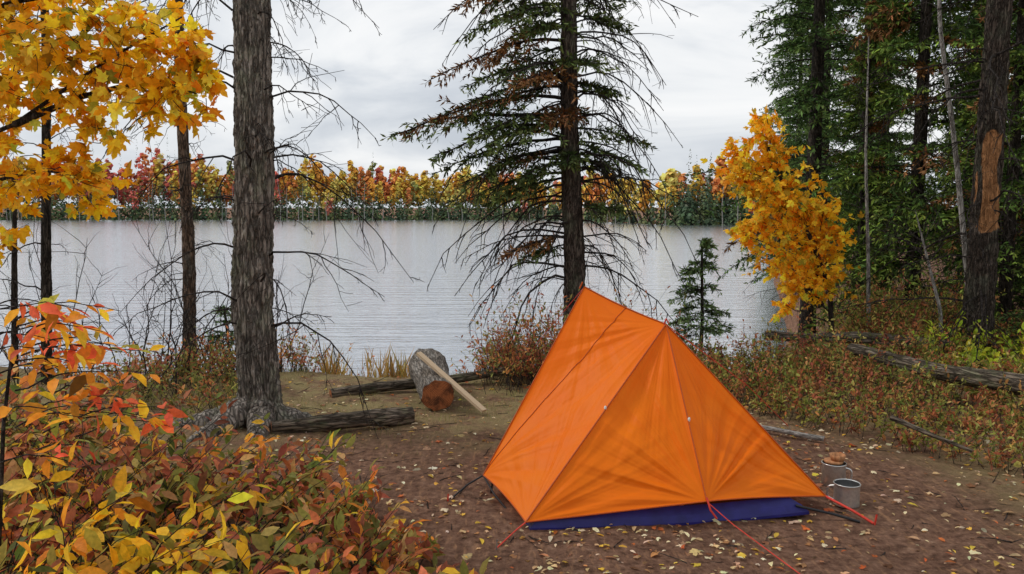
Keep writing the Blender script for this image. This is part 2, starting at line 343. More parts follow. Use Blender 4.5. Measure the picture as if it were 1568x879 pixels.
LB=A(LB); nu=60; zz=rng.uniform(3.7,7.6,nu)
ex=np.stack([zz,rng.uniform(0,6.28,nu),1.5*(1-(zz-3.2)/5)*rng.uniform(.5,1.1,nu)+.1,np.full(nu,.15),np.full(nu,.35)],-1)
LB=np.concatenate([LB,ex]); nB=len(LB)
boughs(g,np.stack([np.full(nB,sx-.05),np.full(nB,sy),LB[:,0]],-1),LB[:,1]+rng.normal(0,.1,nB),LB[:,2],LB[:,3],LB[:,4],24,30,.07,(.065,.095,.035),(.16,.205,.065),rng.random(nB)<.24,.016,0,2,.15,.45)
nb=96; z=rng.uniform(.7,4.4,nb); az=rng.choice([0,np.pi],nb,p=[.62,.38])+rng.normal(0,.5,nb)
dead(g,np.stack([np.full(nb,sx-.04),np.full(nb,sy),z],-1),az,rng.uniform(.4,1.45,nb)*np.where(np.cos(az)>0,.9,1.1),.35,1.0,.012,10,2,.4,2)
g.build('spruce_tree',[FOL,BK_SPR,TWIG])

# thin trees at left
def thin(name,ctrl,rad,mat,nd,Lr,seed):
    global rng; rng=np.random.default_rng(seed); g=Geo(); trunk(g,ctrl,rad,20,160,.1,.3,.15,mat=0,ridge=.25)
    c=A(ctrl); z=rng.uniform(.5,5,nd); x=np.interp(z,c[:,2],c[:,0]); y=np.interp(z,c[:,2],c[:,1])
    dead(g,np.stack([x,y,z],-1),rng.uniform(0,6.28,nd),rng.uniform(*Lr,nd),.4,.6,.009,6,1,.45,2); return g.build(name,[mat,TWIG])
thin('bare_tree',[(-3.42,8.4,-.3),(-3.38,8.4,1.2),(-3.4,8.4,2.6),(-3.4,8.4,4),(-3.5,8.4,8)],[.068,.06,.053,.048,.01],BK_RED,26,(.3,.8),3)
thin('bare_tree',[(-4.25,7.2,-.3),(-4.18,7.2,1.2),(-4.1,7.2,2.6),(-4.05,7.2,4),(-4,7.2,7)],[.048,.04,.034,.03,.01],BK_DARK,22,(.3,.8),4)
thin('bare_tree',[(-4.6,7.3,-.3),(-4.55,7.3,.8),(-4.5,7.3,1.6),(-4.5,7.3,2.0)],[.03,.026,.018,.008],BK_DARK,10,(.3,.6),5)
# bare twiggy shrubs
rng=np.random.default_rng(21); g=Geo(); nb=34
o=np.stack([rng.uniform(-4.8,-2.3,nb),rng.uniform(6.6,8.2,nb),np.zeros(nb)],-1); o[:,2]=H(o[:,0],o[:,1])
az=rng.uniform(0,6.28,nb); L=rng.uniform(.5,1.6,nb); d=np.stack([.3*np.cos(az),.3*np.sin(az),np.ones(nb)],-1)
C=curve(o,d,L,rng.normal(0,.15,(nb,3)),9,.06); tubes(g,C,.008*np.linspace(1,.2,9)[None],4,0)
t=rng.uniform(.25,.95,(nb,7)); p,tan=at(C,t); p=p.reshape(-1,3); D=nrm(tan.reshape(-1,3)+rng.normal(0,.6,p.shape))
C2=curve(p,D,rng.uniform(.1,.45,len(p)),rng.normal(0,.2,p.shape),6,.06); tubes(g,C2,.0032*np.linspace(1,.4,6)[None],3,0)
g.build('bare_shrub',[TWIG])

# dead pine at right with stripped bark
rng=np.random.default_rng(31); g=Geo(); dx,dy=4.62,7.9
trunk(g,[(dx,dy,-.2),(dx,dy,.8),(dx+.02,dy,2.2),(dx+.05,dy,4),(dx,dy,9)],[.14,.125,.112,.1,.03],56,320,.12,.3,.2,mat=0,ridge=.3)
V_=g.V[-1]; da=np.arctan2(V_[:,1]-dy,V_[:,0]-dx-.02); dc=np.abs(np.mod(da+1.95+np.pi,2*np.pi)-np.pi); zc=V_[:,2]
nz_=A([mn.noise((v[0]*14,v[1]*14,v[2]*2.2)) for v in V_])
msk=((1.0-dc/1.25)+nz_*.9-.0)*((zc>1.35)&(zc<2.42))*sm((zc-1.35)/.15)*sm((2.42-zc)/.2)
g.C[-1][:]=(1-np.clip(msk*3,0,1))[:,None]
ctr=np.stack([np.full(len(V_),dx+.02),np.full(len(V_),dy),zc],-1); V_[:]=V_-(V_-ctr)*.12*np.clip(msk*3,0,1)[:,None]
nb=30; z=rng.uniform(.6,4.2,nb); dead(g,np.stack([np.full(nb,dx),np.full(nb,dy),z],-1),rng.uniform(2,5.3,nb),rng.uniform(.4,1.5,nb),.1,.5,.011,8,1,.45,3)
g.build('dead_pine_tree',[BK_STRIP,TWIG])

# firs at right
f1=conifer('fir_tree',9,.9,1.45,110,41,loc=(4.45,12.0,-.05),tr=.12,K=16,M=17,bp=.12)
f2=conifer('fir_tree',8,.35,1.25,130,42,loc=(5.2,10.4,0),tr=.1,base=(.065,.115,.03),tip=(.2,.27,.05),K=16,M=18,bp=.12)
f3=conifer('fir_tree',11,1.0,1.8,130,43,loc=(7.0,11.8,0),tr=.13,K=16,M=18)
rng=np.random.default_rng(77)
k=0
for (x,y,s) in [(6.2,9.2,1.0),(7.6,9.6,1.1),(6.3,14.5,1.1),(8.2,14.5,1.2),(9.8,13,1.2),(6.9,18,.95),(8.6,19,1.15),(10.8,18,1.2),(8.4,23,1.0),(11,24,1.1),(14,22,1.3),(10.2,29,1.0),(13.2,29,1.2),(17,30,1.3),(13.4,38,1.1),(18,40,1.2),(20.5,60,1.2),(26,78,1.2),(11.5,10,1.1),(-9,9.0,1.0)]:
    conifer('fir_tree',0,0,0,0,0,link=[f1,f2,f3][k%3].data,loc=(x,y,float(H(x,y))-.05),rot=k*2.1,sc=s); k+=1
for (x,y,s) in [(5.55,9.0,.75),(4.75,10.9,.55),(5.9,8.0,.5)]:
    conifer('fir_tree',0,0,0,0,0,link=f2.data,loc=(x,y,float(H(x,y))-.05),rot=x*3,sc=s)
conifer('spruce_sapling',1.42,.12,.44,44,51,spr=.055,K=14,M=18,deadn=0,tr=.025,base=(.085,.135,.05),tip=(.2,.28,.1),bp=0,loc=(2.03,8.6,-.14))
conifer('spruce_sapling',.75,.05,.3,34,52,spr=.045,K=10,M=14,deadn=0,tr=.015,base=(.085,.135,.05),tip=(.18,.25,.1),bp=0,loc=(-2.85,7.9,-.1))
conifer('spruce_sapling',1.3,.1,.5,34,53,spr=.05,K=10,M=14,deadn=0,tr=.02,base=(.085,.135,.05),tip=(.18,.25,.07),bp=0,loc=(5.1,7.6,.1))
# birches at right
def birch(ctrl,rad,seed):
    global rng; rng=np.random.default_rng(seed); g=Geo(); trunk(g,ctrl,rad,12,60,.04,mat=0); c=A(ctrl)
    z=rng.uniform(1,c[-1,2],12); dead(g,np.stack([np.interp(z,c[:,2],c[:,0]),np.interp(z,c[:,2],c[:,1]),z],-1),rng.uniform(0,6.28,12),rng.uniform(.3,.9,12),.6,.2,.007,5,1); g.build('birch_tree',[BK_PALE,TWIG])
birch([(5.0,8.6,-.1),(4.88,8.6,1),(4.7,8.6,2.2),(4.45,8.6,3.6),(4.4,8.6,5)],[.035,.03,.025,.02,.008],61)
birch([(4.05,9.0,-.1),(4.0,9,1),(3.92,9,2.2),(3.9,9,3.5)],[.024,.02,.014,.006],62)
birch([(4.35,8.0,-.1),(4.3,8,.6),(4.15,8,1.1),(4.0,8,1.6)],[.022,.018,.013,.004],63)
birch([(5.35,8.0,-.1),(5.35,8,1),(5.5,8,2.2),(5.3,8,4.5)],[.02,.018,.014,.006],64)

# orange maple at right
ORA=[(.94,.49,.025),(.95,.58,.04),(.92,.34,.015),(.9,.62,.06),(.55,.5,.05)]; ORW=[4,4,2,2,.7]
rng=np.random.default_rng(71); g=Geo()
mx_,my_=3.75,9.3
cl=[(2.86,2.42,.22),(2.66,2.1,.24),(3.02,2.2,.22),(2.78,1.85,.3),(3.12,1.78,.32),(2.9,1.45,.27),(3.3,1.5,.32),(3.55,1.55,.27),(3.12,1.12,.28),(3.5,1.1,.32),(3.35,.75,.28),(3.6,.8,.22),(3.2,.5,.14),(2.58,2.3,.14),(2.92,2.65,.14),(2.7,1.35,.14),(3.7,1.3,.18)]
tubes(g,[[(mx_,my_,0),(mx_-.05,my_,.7),(mx_-.3,my_,1.3),(mx_-.6,my_,1.8),(mx_-.85,my_,2.4)]],A([[.035,.03,.024,.017,.008]]),8,1)
for (x,z,r) in cl:
    zt=max(.3,z-.35); xt=np.interp(zt,[0,.7,1.3,1.8,2.4],[mx_,mx_-.05,mx_-.3,mx_-.6,mx_-.85])
    tubes(g,curve(A([[xt,my_,zt]]),A([[x-xt,0,z-zt]]),[1.],A([[0,0,0.]]),6,.04),A([np.linspace(.011,.004,6)]),5,1)
    nS=int(28*(r/.25)**2)+5; d=nrm(rng.normal(0,1,(nS,3))*A([1,1,.8])); c0=A([x,my_,z])+rng.normal(0,r*.33,(nS,3))
    sprays(g,c0,d,rng.uniform(.3,1.15,nS)*r*1.1,rng.normal(0,.2,(nS,3)),7,MAP,MAPF,.078,ORA,ORW,.0022,.2,droop=.45,upb=.5)
g.build('maple_tree',[LFM,TWIG])
# golden maple reaching in from left
GOL=[(.93,.56,.025),(.92,.45,.018),(.93,.64,.07),(.55,.55,.06),(.8,.29,.02)]; GOW=[4,4,2,1.3,.8]
rng=np.random.default_rng(72); g=Geo()
trunk(g,[(-3.6,3.9,-.1),(-3.55,3.9,1.2),(-3.5,3.9,2.5),(-3.4,3.9,5)],[.07,.06,.05,.02],14,60,.05,mat=1)
limbs=[[(-3.55,3.9,1.4),(-2.9,3.7,1.75),(-2.2,3.6,1.98),(-1.75,3.55,2.25),(-1.4,3.5,2.42)],[(-3.5,3.9,1.9),(-2.8,3.7,2.3),(-2.2,3.6,2.5),(-1.8,3.55,2.55),(-1.5,3.5,2.6)],[(-3.55,3.9,1.1),(-2.9,3.7,1.45),(-2.4,3.65,1.72),(-2.1,3.6,1.78),(-1.85,3.6,1.75)],[(-2.2,3.6,1.98),(-1.9,3.6,2.1),(-1.65,3.55,2.15),(-1.5,3.5,2.15),(-1.35,3.5,2.1)]]
for L_ in limbs:
    P=A(L_)[None]; tubes(g,P,A([np.linspace(.016,.003,5)]),6,1)
cl=[(-2.2,3.6,2.15,.22),(-2.1,3.6,2.4,.22),(-1.9,3.6,2.25,.22),(-1.75,3.55,2.4,.2),(-1.65,3.5,2.15,.2),(-1.5,3.5,2.3,.17),(-1.42,3.5,2.1,.13),(-1.85,3.6,2.05,.16),(-2.3,3.6,2.5,.2),(-1.95,3.6,2.58,.14),(-2.25,3.65,1.7,.16),(-2.0,3.6,1.78,.15),(-1.86,3.6,1.72,.12),(-2.28,3.6,1.5,.1),(-2.6,3.7,2.2,.3),(-2.7,3.7,1.8,.25),(-2.4,3.6,2.7,.25),(-1.36,3.5,2.3,.09),(-1.3,3.5,2.2,.07),(-2.35,3.65,1.9,.12)]
for (x,y,z,r) in cl:
    nS=int(30*(r/.2)**1.6)+3; d=nrm(rng.normal(0,1,(nS,3))); c0=A([x,y,z])+rng.normal(0,r*.4,(nS,3))
    sprays(g,c0,d,rng.uniform(.3,1,nS)*r*1.15,rng.normal(0,.2,(nS,3)),5,MAP,MAPF,.06,GOL,GOW,.002,.2,droop=.5,upb=.4)
g.build('maple_tree',[LFM,TWIG])

# ---------------- shrubs ----------------
def scatter(n,x0,x1,y0,y1,cond):
    r=[]
    while len(r)<n:
        x=rng.uniform(x0,x1);y=rng.uniform(y0,y1)
        if cond(x,y): r.append((x,y))
    r=A(r); return np.stack([r[:,0],r[:,1],H(r[:,0],r[:,1])-.01],-1)
rng=np.random.default_rng(81)
BUR=[(.17,.19,.045),(.28,.25,.06),(.46,.15,.065),(.33,.10,.06),(.78,.48,.05),(.74,.26,.05),(.5,.31,.12)]; BUW=[2.4,2.8,3.0,2.6,1.3,1.3,2.4]
g=Geo(); n_=900; o=scatter(n_,-3.6,-.1,2.0,4.7,lambda x,y:x<-.22-.6*(y-3.2) and x>-.75*y-.3 and (y<4.2 or x<-2.3))
hh=np.clip(.15+.46*np.clip(-o[:,0]-.22-.42*(o[:,1]-3.0),0,9)**.7,0,.74)*rng.uniform(.5,1.08,n_)
az=rng.uniform(0,6.28,n_); d=np.stack([.35*np.cos(az),.35*np.sin(az),np.ones(n_)],-1)
sprays(g,o,d,hh,np.stack([.4*np.cos(az),.4*np.sin(az),-.15*np.ones(n_)],-1),12,LEAF,LEAFF,.082,BUR,BUW,.0035,.3,droop=.25,corr=.65,upb=.8)
g.build('foreground_shrub',[LFM,TWIG])
# yellow and orange saplings at left
g=Geo(); rng=np.random.default_rng(82)
YEL=[(.92,.62,.05),(.9,.5,.03),(.62,.52,.08),(.82,.32,.03)]
n_=38; o=np.stack([rng.uniform(-1.7,-1.1,n_),rng.uniform(2.2,2.7,n_),rng.uniform(0,.35,n_)],-1); az=rng.uniform(-.9,2.2,n_)
C=sprays(g,o,np.stack([.4*np.cos(az),.15*np.sin(az),np.ones(n_)],-1),rng.uniform(.3,.65,n_),np.stack([.3*np.cos(az),0*az,-.3*np.ones(n_)],-1),8,LEAF,LEAFF,.09,YEL,[4,3,1.5,1],.003,.45,droop=.35,upb=.7)
g.build('yellow_sapling',[LFM,TWIG])
g=Geo(); OR2=[(.88,.35,.04),(.78,.14,.06),(.92,.52,.04),(.52,.47,.08)]
n_=30; az=rng.uniform(-.5,.6,n_); o=np.stack([rng.uniform(-1.75,-1.5,n_),rng.uniform(2.4,2.8,n_),rng.uniform(.75,1.3,n_)],-1)
sprays(g,o,np.stack([.6*np.cos(az),.3*np.sin(az),.35+0*az],-1),rng.uniform(.3,.75,n_)*.75,np.stack([.2*np.cos(az),0*az,-.3*np.ones(n_)],-1),7,LEAF,LEAFF,.075,OR2,[4,2.8,2.2,1],.003,.3,droop=.3,upb=.7)
tubes(g,[[(-1.75,2.6,0),(-1.72,2.6,.5),(-1.68,2.6,.9),(-1.62,2.6,1.25)]],A([[.009,.008,.006,.004]]),6,1)
g.build('orange_sapling',[LFM,TWIG])
# right and bank shrubs
HUC=[(.17,.20,.045),(.29,.28,.07),(.42,.15,.07),(.48,.24,.09),(.5,.42,.13),(.3,.10,.06)]
def low(name,n_,x0,x1,y0,y1,cond,h,ls,P,W,nl,seed):
    global rng; rng=np.random.default_rng(seed); g=Geo(); o=scatter(n_,x0,x1,y0,y1,cond); cl=.6+.5*(fb(o[:,0]*1.3,o[:,1]*1.3)+.3)
    az=rng.uniform(0,6.28,n_); sp=rng.uniform(.2,.7,n_)
    sprays(g,o,np.stack([sp*np.cos(az),sp*np.sin(az),np.ones(n_)],-1),h*rng.uniform(.5,1.15,n_)*np.clip(cl,.35,1.3),rng.normal(0,.2,(n_,3)),nl,LEAF,LEAFF,ls,P,W,.0025,.3,droop=.0,corr=.75,upb=.8); return g.build(name,[LFM,TWIG])
low('huckleberry_shrub',3200,1.4,6.6,4.5,9.5,lambda x,y: x>1.35+.75*max(0,6.9-y) and x>1.2+(y-7)*.35 and x<.68*y+.4,.44,.04,HUC,[3,3,2.4,1.8,1,1.6],17,91)
low('huckleberry_shrub',700,2.5,5.2,8.4,10.2,lambda x,y: x>2.5+(y-8.4)*.55,.7,.05,HUC,[3,3,1.5,1,1,1],16,97)
low('fern_shrub',90,4.0,5.2,7.0,8.0,lambda x,y: True,.5,.08,[(.5,.6,.06),(.4,.5,.05),(.7,.6,.06)],[2,2,1],14,98)
RED=[(.46,.16,.075),(.36,.115,.07),(.28,.26,.08),(.58,.29,.10),(.2,.2,.06)]
low('bank_shrub',2100,-5.2,1.6,6.9,8.8,lambda x,y: y>7.6-.5*math.sin(x*1.7+.5)+(.45 if -1.9<x<-.3 else 0),.44,.04,RED,[3.4,2.2,2,1.6,1.3],13,92)
low('bank_shrub',420,-.25,1.6,6.9,8.2,lambda x,y: True,.78,.045,RED,[3,2,2.2,2,1.5],15,93)
low('bank_shrub',260,-3.4,-2.1,6.0,7.2,lambda x,y: True,.32,.045,RED,[1,1,3,1,2.5],12,94)
# grass
rng=np.random.default_rng(95); g=Geo()
o=scatter(5200,-3.2,1.2,5.0,8.4,lambda x,y: fb(A(x),A(y),1.3)>-.15 and rng.random()<sm(A((y-4.7)/2))); n_=len(o)
inst(g,BLD,SPRF,o,rng.normal(0,.4,(n_,3))+A([0,0,1]),rng.normal(0,1,(n_,3)),rng.uniform(.03,.08,n_),jit(pal([(.3,.3,.1),(.5,.42,.18),(.22,.25,.07)],[2,2,1],n_)))
o=scatter(1000,-1.9,-.9,7.9,9.0,lambda x,y:rng.random()<.5+.5*math.sin(x*9)); n_=len(o)
inst(g,BLD,SPRF,o,rng.normal(0,.25,(n_,3))+A([0,0,1]),rng.normal(0,1,(n_,3)),rng.uniform(.1,.45,n_),jit(pal([(.76,.46,.13),(.6,.38,.13),(.4,.32,.15)],[2,2,1],n_)))
g.build('grass',[DRYG])
# fallen leaves + twigs
rng=np.random.default_rng(96); g=Geo()
o=scatter(6500,-2.4,5,2.8,7.6,lambda x,y: rng.random()<(1 if x>.0 else .5)*(1.1-.09*y)*(.35+.75*sm(A(fb(A(x),A(y),1.1)+.5)))); n_=len(o); o[:,2]+=.012+rng.random(n_)*.01
az=rng.uniform(0,6.28,n_); ax=np.stack([np.cos(az),np.sin(az),rng.normal(0,.15,n_)],-1); up=rng.normal(0,.22,(n_,3))+A([0,0,1])
LIT=[(.6,.42,.24),(.78,.66,.46),(.8,.5,.08),(.42,.2,.09),(.6,.16,.05),(.28,.15,.08)]; c=jit(pal(LIT,[3,3.6,2.0,2.3,1,1.8],n_)); k=rng.random(n_)<.6
sz=rng.uniform(.016,.036,n_)*rng.choice([1,1.75],n_,p=[.66,.34])
inst(g,LEAF,LEAFF,o[k],ax[k],up[k],sz[k],c[k]); inst(g,MAP,MAPF,o[~k],ax[~k],up[~k],sz[~k]*.95,c[~k])
g.build('fallen_leaves',[LFM])
g=Geo(); o=scatter(650,-2.4,5,2.8,7.8,lambda x,y:True); n_=len(o); o[:,2]+=.012; az=rng.uniform(0,6.28,n_)
tubes(g,curve(o,np.stack([np.cos(az),np.sin(az),0*az],-1),rng.uniform(.04,.24,n_),rng.normal(0,.08,(n_,3))*A([1,1,.1]),5,.05),rng.uniform(.0015,.004,n_)[:,None]*np.linspace(1,.5,5)[None],4)
g.build('fallen_twigs',[TWIG])

# ---------------- logs ----------------
def logm(name,p0,p1,r0,r1,mats,seed,rings=60,sides=28,amp=.08,capm=1,bend=.02):
    p0=Vector(p0);p1=Vector(p1); d=(p1-p0); L=d.length; g=Geo(); V=[]
    for q in range(rings):
        t=q/(rings-1); r=r0+(r1-r0)*t
        for s_ in range(sides):
            a=6.2832*s_/sides; ca,sa=math.cos(a),math.sin(a)
            f=r*(1+amp*(mn.noise((ca*2+seed,sa*2,t*L*3))+1.2*abs(mn.noise((ca*6,sa*6+seed,t*L*6)))))
            V.append((ca*f+bend*math.sin(t*5+seed)*L*.4,sa*f+bend*.6*math.sin(t*7+seed*2)*L*.3,t*L))
    j,i=np.meshgrid(np.arange(rings-1),np.arange(sides),indexing='ij'); i2=(i+1)%sides
    g.add(V,np.stack([j*sides+i,j*sides+i2,(j+1)*sides+i2,(j+1)*sides+i],-1).reshape(-1,4),0)
    for e in (0,rings-1):
        ring=V[e*sides:(e+1)*sides]; c=np.mean(ring,0); g.add([tuple(c)]+ring,[(0,1+k,1+(k+1)%sides) for k in range(sides)],capm)
    ob=g.build(name,mats); ob.location=p0; ob.rotation_euler=d.to_track_quat('Z','Y').to_euler(); return ob
m,nt,n,l=newmat('cut_wood_end'); wv=tex(nt,28,kind='ShaderNodeTexWave'); wv.wave_type='RINGS'; wv.rings_direction='Z'; wv.inputs['Distortion'].default_value=3; wv.inputs['Detail'].default_value=3
q=tex(nt,9); c=ramp(nt,wv.outputs[0],[(0,(.2,.065,.025)),(1,(.52,.19,.07))]); c=mixc(nt,ramp(nt,q.outputs[0],[(.45,(0,0,0)),(.62,(.85,.85,.85))]),c,(.05,.023,.014)); out(nt,principled(nt,c,.8,bump(nt,wv.outputs[0],.4,.005),.2).outputs[0]); CUT=m
logm('cut_log',(-.59,6.35,.12),(-.76,7.15,.2),.125,.165,[BK_CUT,CUT],1,amp=.14)
logm('fallen_log',(-1.72,5.62,.06),(-.75,5.98,.06),.05,.062,[BK_LOG,CUT],2,amp=.2,bend=.05)
logm('fallen_log',(-1.55,6.75,.04),(.0,7.5,.1),.045,.035,[BK_LOG,CUT],3,amp=.2,bend=.04)
logm('fallen_log',(3.05,7.1,.36),(4.0,5.1,.33),.045,.085,[BK_LOG,CUT],4,amp=.22,bend=.05)
logm('fallen_log',(2.75,8.6,.28),(4.3,7.7,.3),.045,.06,[BK_LOG,CUT],5,amp=.2,bend=.05)
logm('fallen_branch',(1.75,5.65,.06),(2.15,5.4,.04),.016,.018,[BK_PALE,CUT],6)
logm('fallen_branch',(2.5,5.2,.24),(2.85,4.85,.12),.018,.01,[BK_LOG,CUT],7)
# plank
bpy.ops.mesh.primitive_cube_add(size=1); ob=bpy.context.object; ob.name='wood_plank'; p0=Vector((-.22,6.22,.03)); p1=Vector((-.78,6.62,.42)); d=p1-p0
ob.location=(p0+p1)/2; ob.rotation_euler=d.to_track_quat('Y','Z').to_euler(); ob.scale=(.055,d.length,.022); ob.data.materials.append(WOODP)
bv=ob.modifiers.new('b','BEVEL'); bv.width=.006; bv.segments=2

# ---------------- tent ----------------
tent=bpy.data.objects.new('camping_tent',None); S.collection.objects.link(tent)
pA=A([.444,4.9,1.137]); pB=A([.89,4.6,.948]); L1=A([-.164,4.46,.10]); L2=A([.069,3.89,.05]); Mm=A([.986,3.95,.135]); Rr=A([1.69,4.2,.07]); BR=A([1.2,5.8,.06])
m,nt,n,l=newmat('orange_nylon')
t=tex(nt,2.5); rip=tex(nt,220,kind='ShaderNodeTexNoise'); tw=tex(nt,6,(1,1,.3),detail=2,rough=.5,warp=(3,.1))
c=ramp(nt,t.outputs[0],[(.3,(.93,.175,.002)),(.7,(.96,.215,.003))])
b=bump(nt,tw.outputs[0],.3,.03); b=bump(nt,rip.outputs[0],.06,.002,b)
p=principled(nt,c,.52,b,.18)
tr=n.new('ShaderNodeBsdfTranslucent'); l.new(c,tr.inputs[0]); l.new(b,tr.inputs['Normal']); mx=n.new('ShaderNodeMixShader'); mx.inputs[0].default_value=.28
l.new(p.outputs[0],mx.inputs[1]); l.new(tr.outputs[0],mx.inputs[2]); out(nt,mx.outputs[0]); NYL=m
m2=plain('orange_seam',(.45,.075,.004),.5,0,.15,80)
def rs(seed,n=400):
    r=np.convolve(np.random.default_rng(seed).normal(0,1,n),[.25,.5,.25],'same')
    def q(x):
        x=np.mod(x,n-2); i=np.floor(x).astype(int); t=x-i; t=t*t*(3-2*t); return r[i]*(1-t)+r[i+1]*t
    return q
def panel(name,a,b,c,d,sag,hem,ridge,seed,nu=200,nv=200,corners=(.007,.007,.009,.009),outw=1,g2a=.007):
    u,v=np.meshgrid(np.linspace(0,1,nu),np.linspace(0,1,nv)); 
    top=a*(1-u)[...,None]+b*u[...,None]; top[...,2]-=ridge*4*u*(1-u)
    bot=d*(1-u)[...,None]+c*u[...,None]; bot[...,2]+=hem*4*u*(1-u)
    P=top*(1-v)[...,None]+bot*v[...,None]
    nn=nrm(np.cross((c+b)/2-(a+d)/2,(d+c)/2-(a+b)/2)); cen=A([.7,4.7,.3]); 
    if np.dot(nn,(a+b+c+d)/4-cen)<0: nn=-nn
    f=(np.sin(np.pi*u)**.5)*(np.sin(np.pi*np.clip(v*.93,0,1))**.6)
    D=-sag*np.sin(np.pi*u)*np.sin(np.pi*v)
    e1=nrm(c-d if np.linalg.norm(c-d)>.1 else b-a); e2=np.cross(nn,e1)
    for k,(cc,amp) in enumerate(zip((a,b,c,d),corners)):
        q=P-cc; x=q@e1; y=q@e2; r=np.hypot(x,y); th=np.arctan2(y,x)
        fn=rs(seed*7+k); D+=f*amp*2.3*(.7*fn(th*10+50)+.7*fn(th*24+90))*np.exp(-r/.5)*np.clip(r/.25,0,1)
    g2=rs(seed+99); D+=f*g2a*(.8*g2(u*11+20+1.2*v)+.4*g2(u*27+60-2*v))*np.sin(v*3.1)
    P=P+nn*(D)[...,None]
    g=Geo(); i,j=np.meshgrid(np.arange(nu-1),np.arange(nv-1)); q=(j*nu+i).ravel()
    g.add(P.reshape(-1,3),np.stack([q,q+1,q+nu+1,q+nu],-1)); g.build(name,[NYL],parent=tent); return P,nn
PL,nL=panel('side_panel',pA,pB,L2,L1,.035,.02,.012,1,g2a=.007)
PF,nF=panel('front_panel_left',pB,pB,Mm,L2,.03,.0,0,2,corners=(.006,.006,.016,.016),g2a=.01)
PG,nG=panel('front_panel_right',pB,pB,Rr,Mm,.02,.012,0,3,corners=(.006,.006,.016,.016),g2a=.009)
PK,nK=panel('rear_side_panel',pB,pA,BR,Rr,.03,.03,.012,4)
PJ,nJ=panel('rear_panel',pA,pA,L1,BR,.03,.03,0,5)
g=Geo()
def seam(P,nv,r=.0035): tubes(g,(P+nv*.002)[None],r,6,0)
seam(PL[:,0],nL);seam(PL[:,-1],nL,.0045);seam(PL[0],A([0,0,1.]),.0045);seam(PL[-1],nL);seam(PF[-1],nF,.004);seam(PG[:,0],nG,.004);seam(PG[-1],nG,.004);seam(PG[:,-1],nG,.004)
idx=np.arange(200); seam(PL[idx,(104*(1-idx/199)).astype(int)],nL,.0022)
g.build('seams',[m2],parent=tent)
# ground sheet tub
loop=A([(.09,3.895),(.4,3.92),(.71,3.945),(1.1,4.005),(1.575,4.125),(1.2,5.6),(-.03,4.5)]); cen=loop.mean(0)
g=Geo(); rr=[]
for s_,z in ((1.0,.0),(1.0,.015),(.955,.05),(.87,.09)):
    rr.append(np.concatenate([cen+(loop-cen)*s_,np.full((7,1),z)],1))
V=np.concatenate(rr); F=[(k*7+i,k*7+(i+1)%7,(k+1)*7+(i+1)%7,(k+1)*7+i) for k in range(3) for i in range(7)]
g.add(V,F); g.add(np.concatenate([cen+(loop-cen)*.98,np.full((7,1),.015)],1),[tuple(range(7))]); g.build('groundsheet',[BLUE],smooth=False,parent=tent)
# poles, guylines, stakes
def line(name,pts,r,mat,sag=0):
    P=A(pts,float); t=np.linspace(0,len(P)-1,20); Q=np.stack([np.interp(t,np.arange(len(P)),P[:,k]) for k in range(3)],-1); Q[:,2]-=sag*np.sin(np.linspace(0,np.pi,20))
    g=Geo(); tubes(g,Q[None],r,6); g.build(name,[mat],parent=tent)
line('guyline_front',[Mm,(1.09,3.84,.06),(1.30,3.32,.0)],.0026,CORD_R)
line('guyline_front_loop',[Mm+[0,0,.02],(1.0,3.92,.1),(1.03,3.91,.06)],.0055,CORD_R)
line('guyline_left_front',[L2,(.02,3.84,.03),(-.08,3.68,.0)],.0035,CORD_R)
line('guyline_left_rear',[L1,(-.25,4.42,.06),(-.36,4.3,.0)],.005,CORD_B)
line('strap_left_rear',[L1,(-.1,4.3,.05),(-.03,4.2,.0)],.006,CORD_B)
line('guyline_right',[Rr,(1.78,4.08,.04),(1.86,4.0,.0)],.007,CORD_R)
line('strap_right',[(1.5,4.12,.05),(1.68,4.08,.02),(1.8,4.02,.0)],.007,CORD_B)
line('guyline_peak',[pB,(1.6,5.35,.42),(2.0,5.7,.05)],.0025,CORD_R)
line('guyline_rear',[pA,(.2,6.6,.5),(.1,7.4,.1)],.0025,CORD_R)
line('peak_tab',[pB+[-.012,0,0],pB+[.0,0,.035],pB+[.015,0,.005]],.004,CORD_R)
line('peak_tab_rear',[pA+[-.03,0,-.01],pA+[-.012,0,.03],pA+[0,0,.03]],.005,m2)
line('tent_pole_left',[(-.12,4.45,.0),(-.1,4.42,.14)],.006,CORD_B)
for i_,p_ in enumerate([(1.86,4.0),(-.08,3.68),(-.36,4.3),(2.0,5.7)]): line('stake_%d'%i_,[(p_[0],p_[1],-.05),(p_[0]+.01,p_[1]-.01,.05)],.005,CORD_R if i_%2==0 else STEEL)
g=Geo()
for P_,iv,iu,nn in ((PL,92,198,nL),(PG,114,1,nG)):
    q=P_[iv,iu]+nn*.008; tubes(g,[[q+[0,0,-.012],q+[0,0,-.004],q+[0,0,.006],q+[.002,0,.012]]],A([[.004,.007,.007,.003]]),8)
g.build('clips',[CLIP],parent=tent)

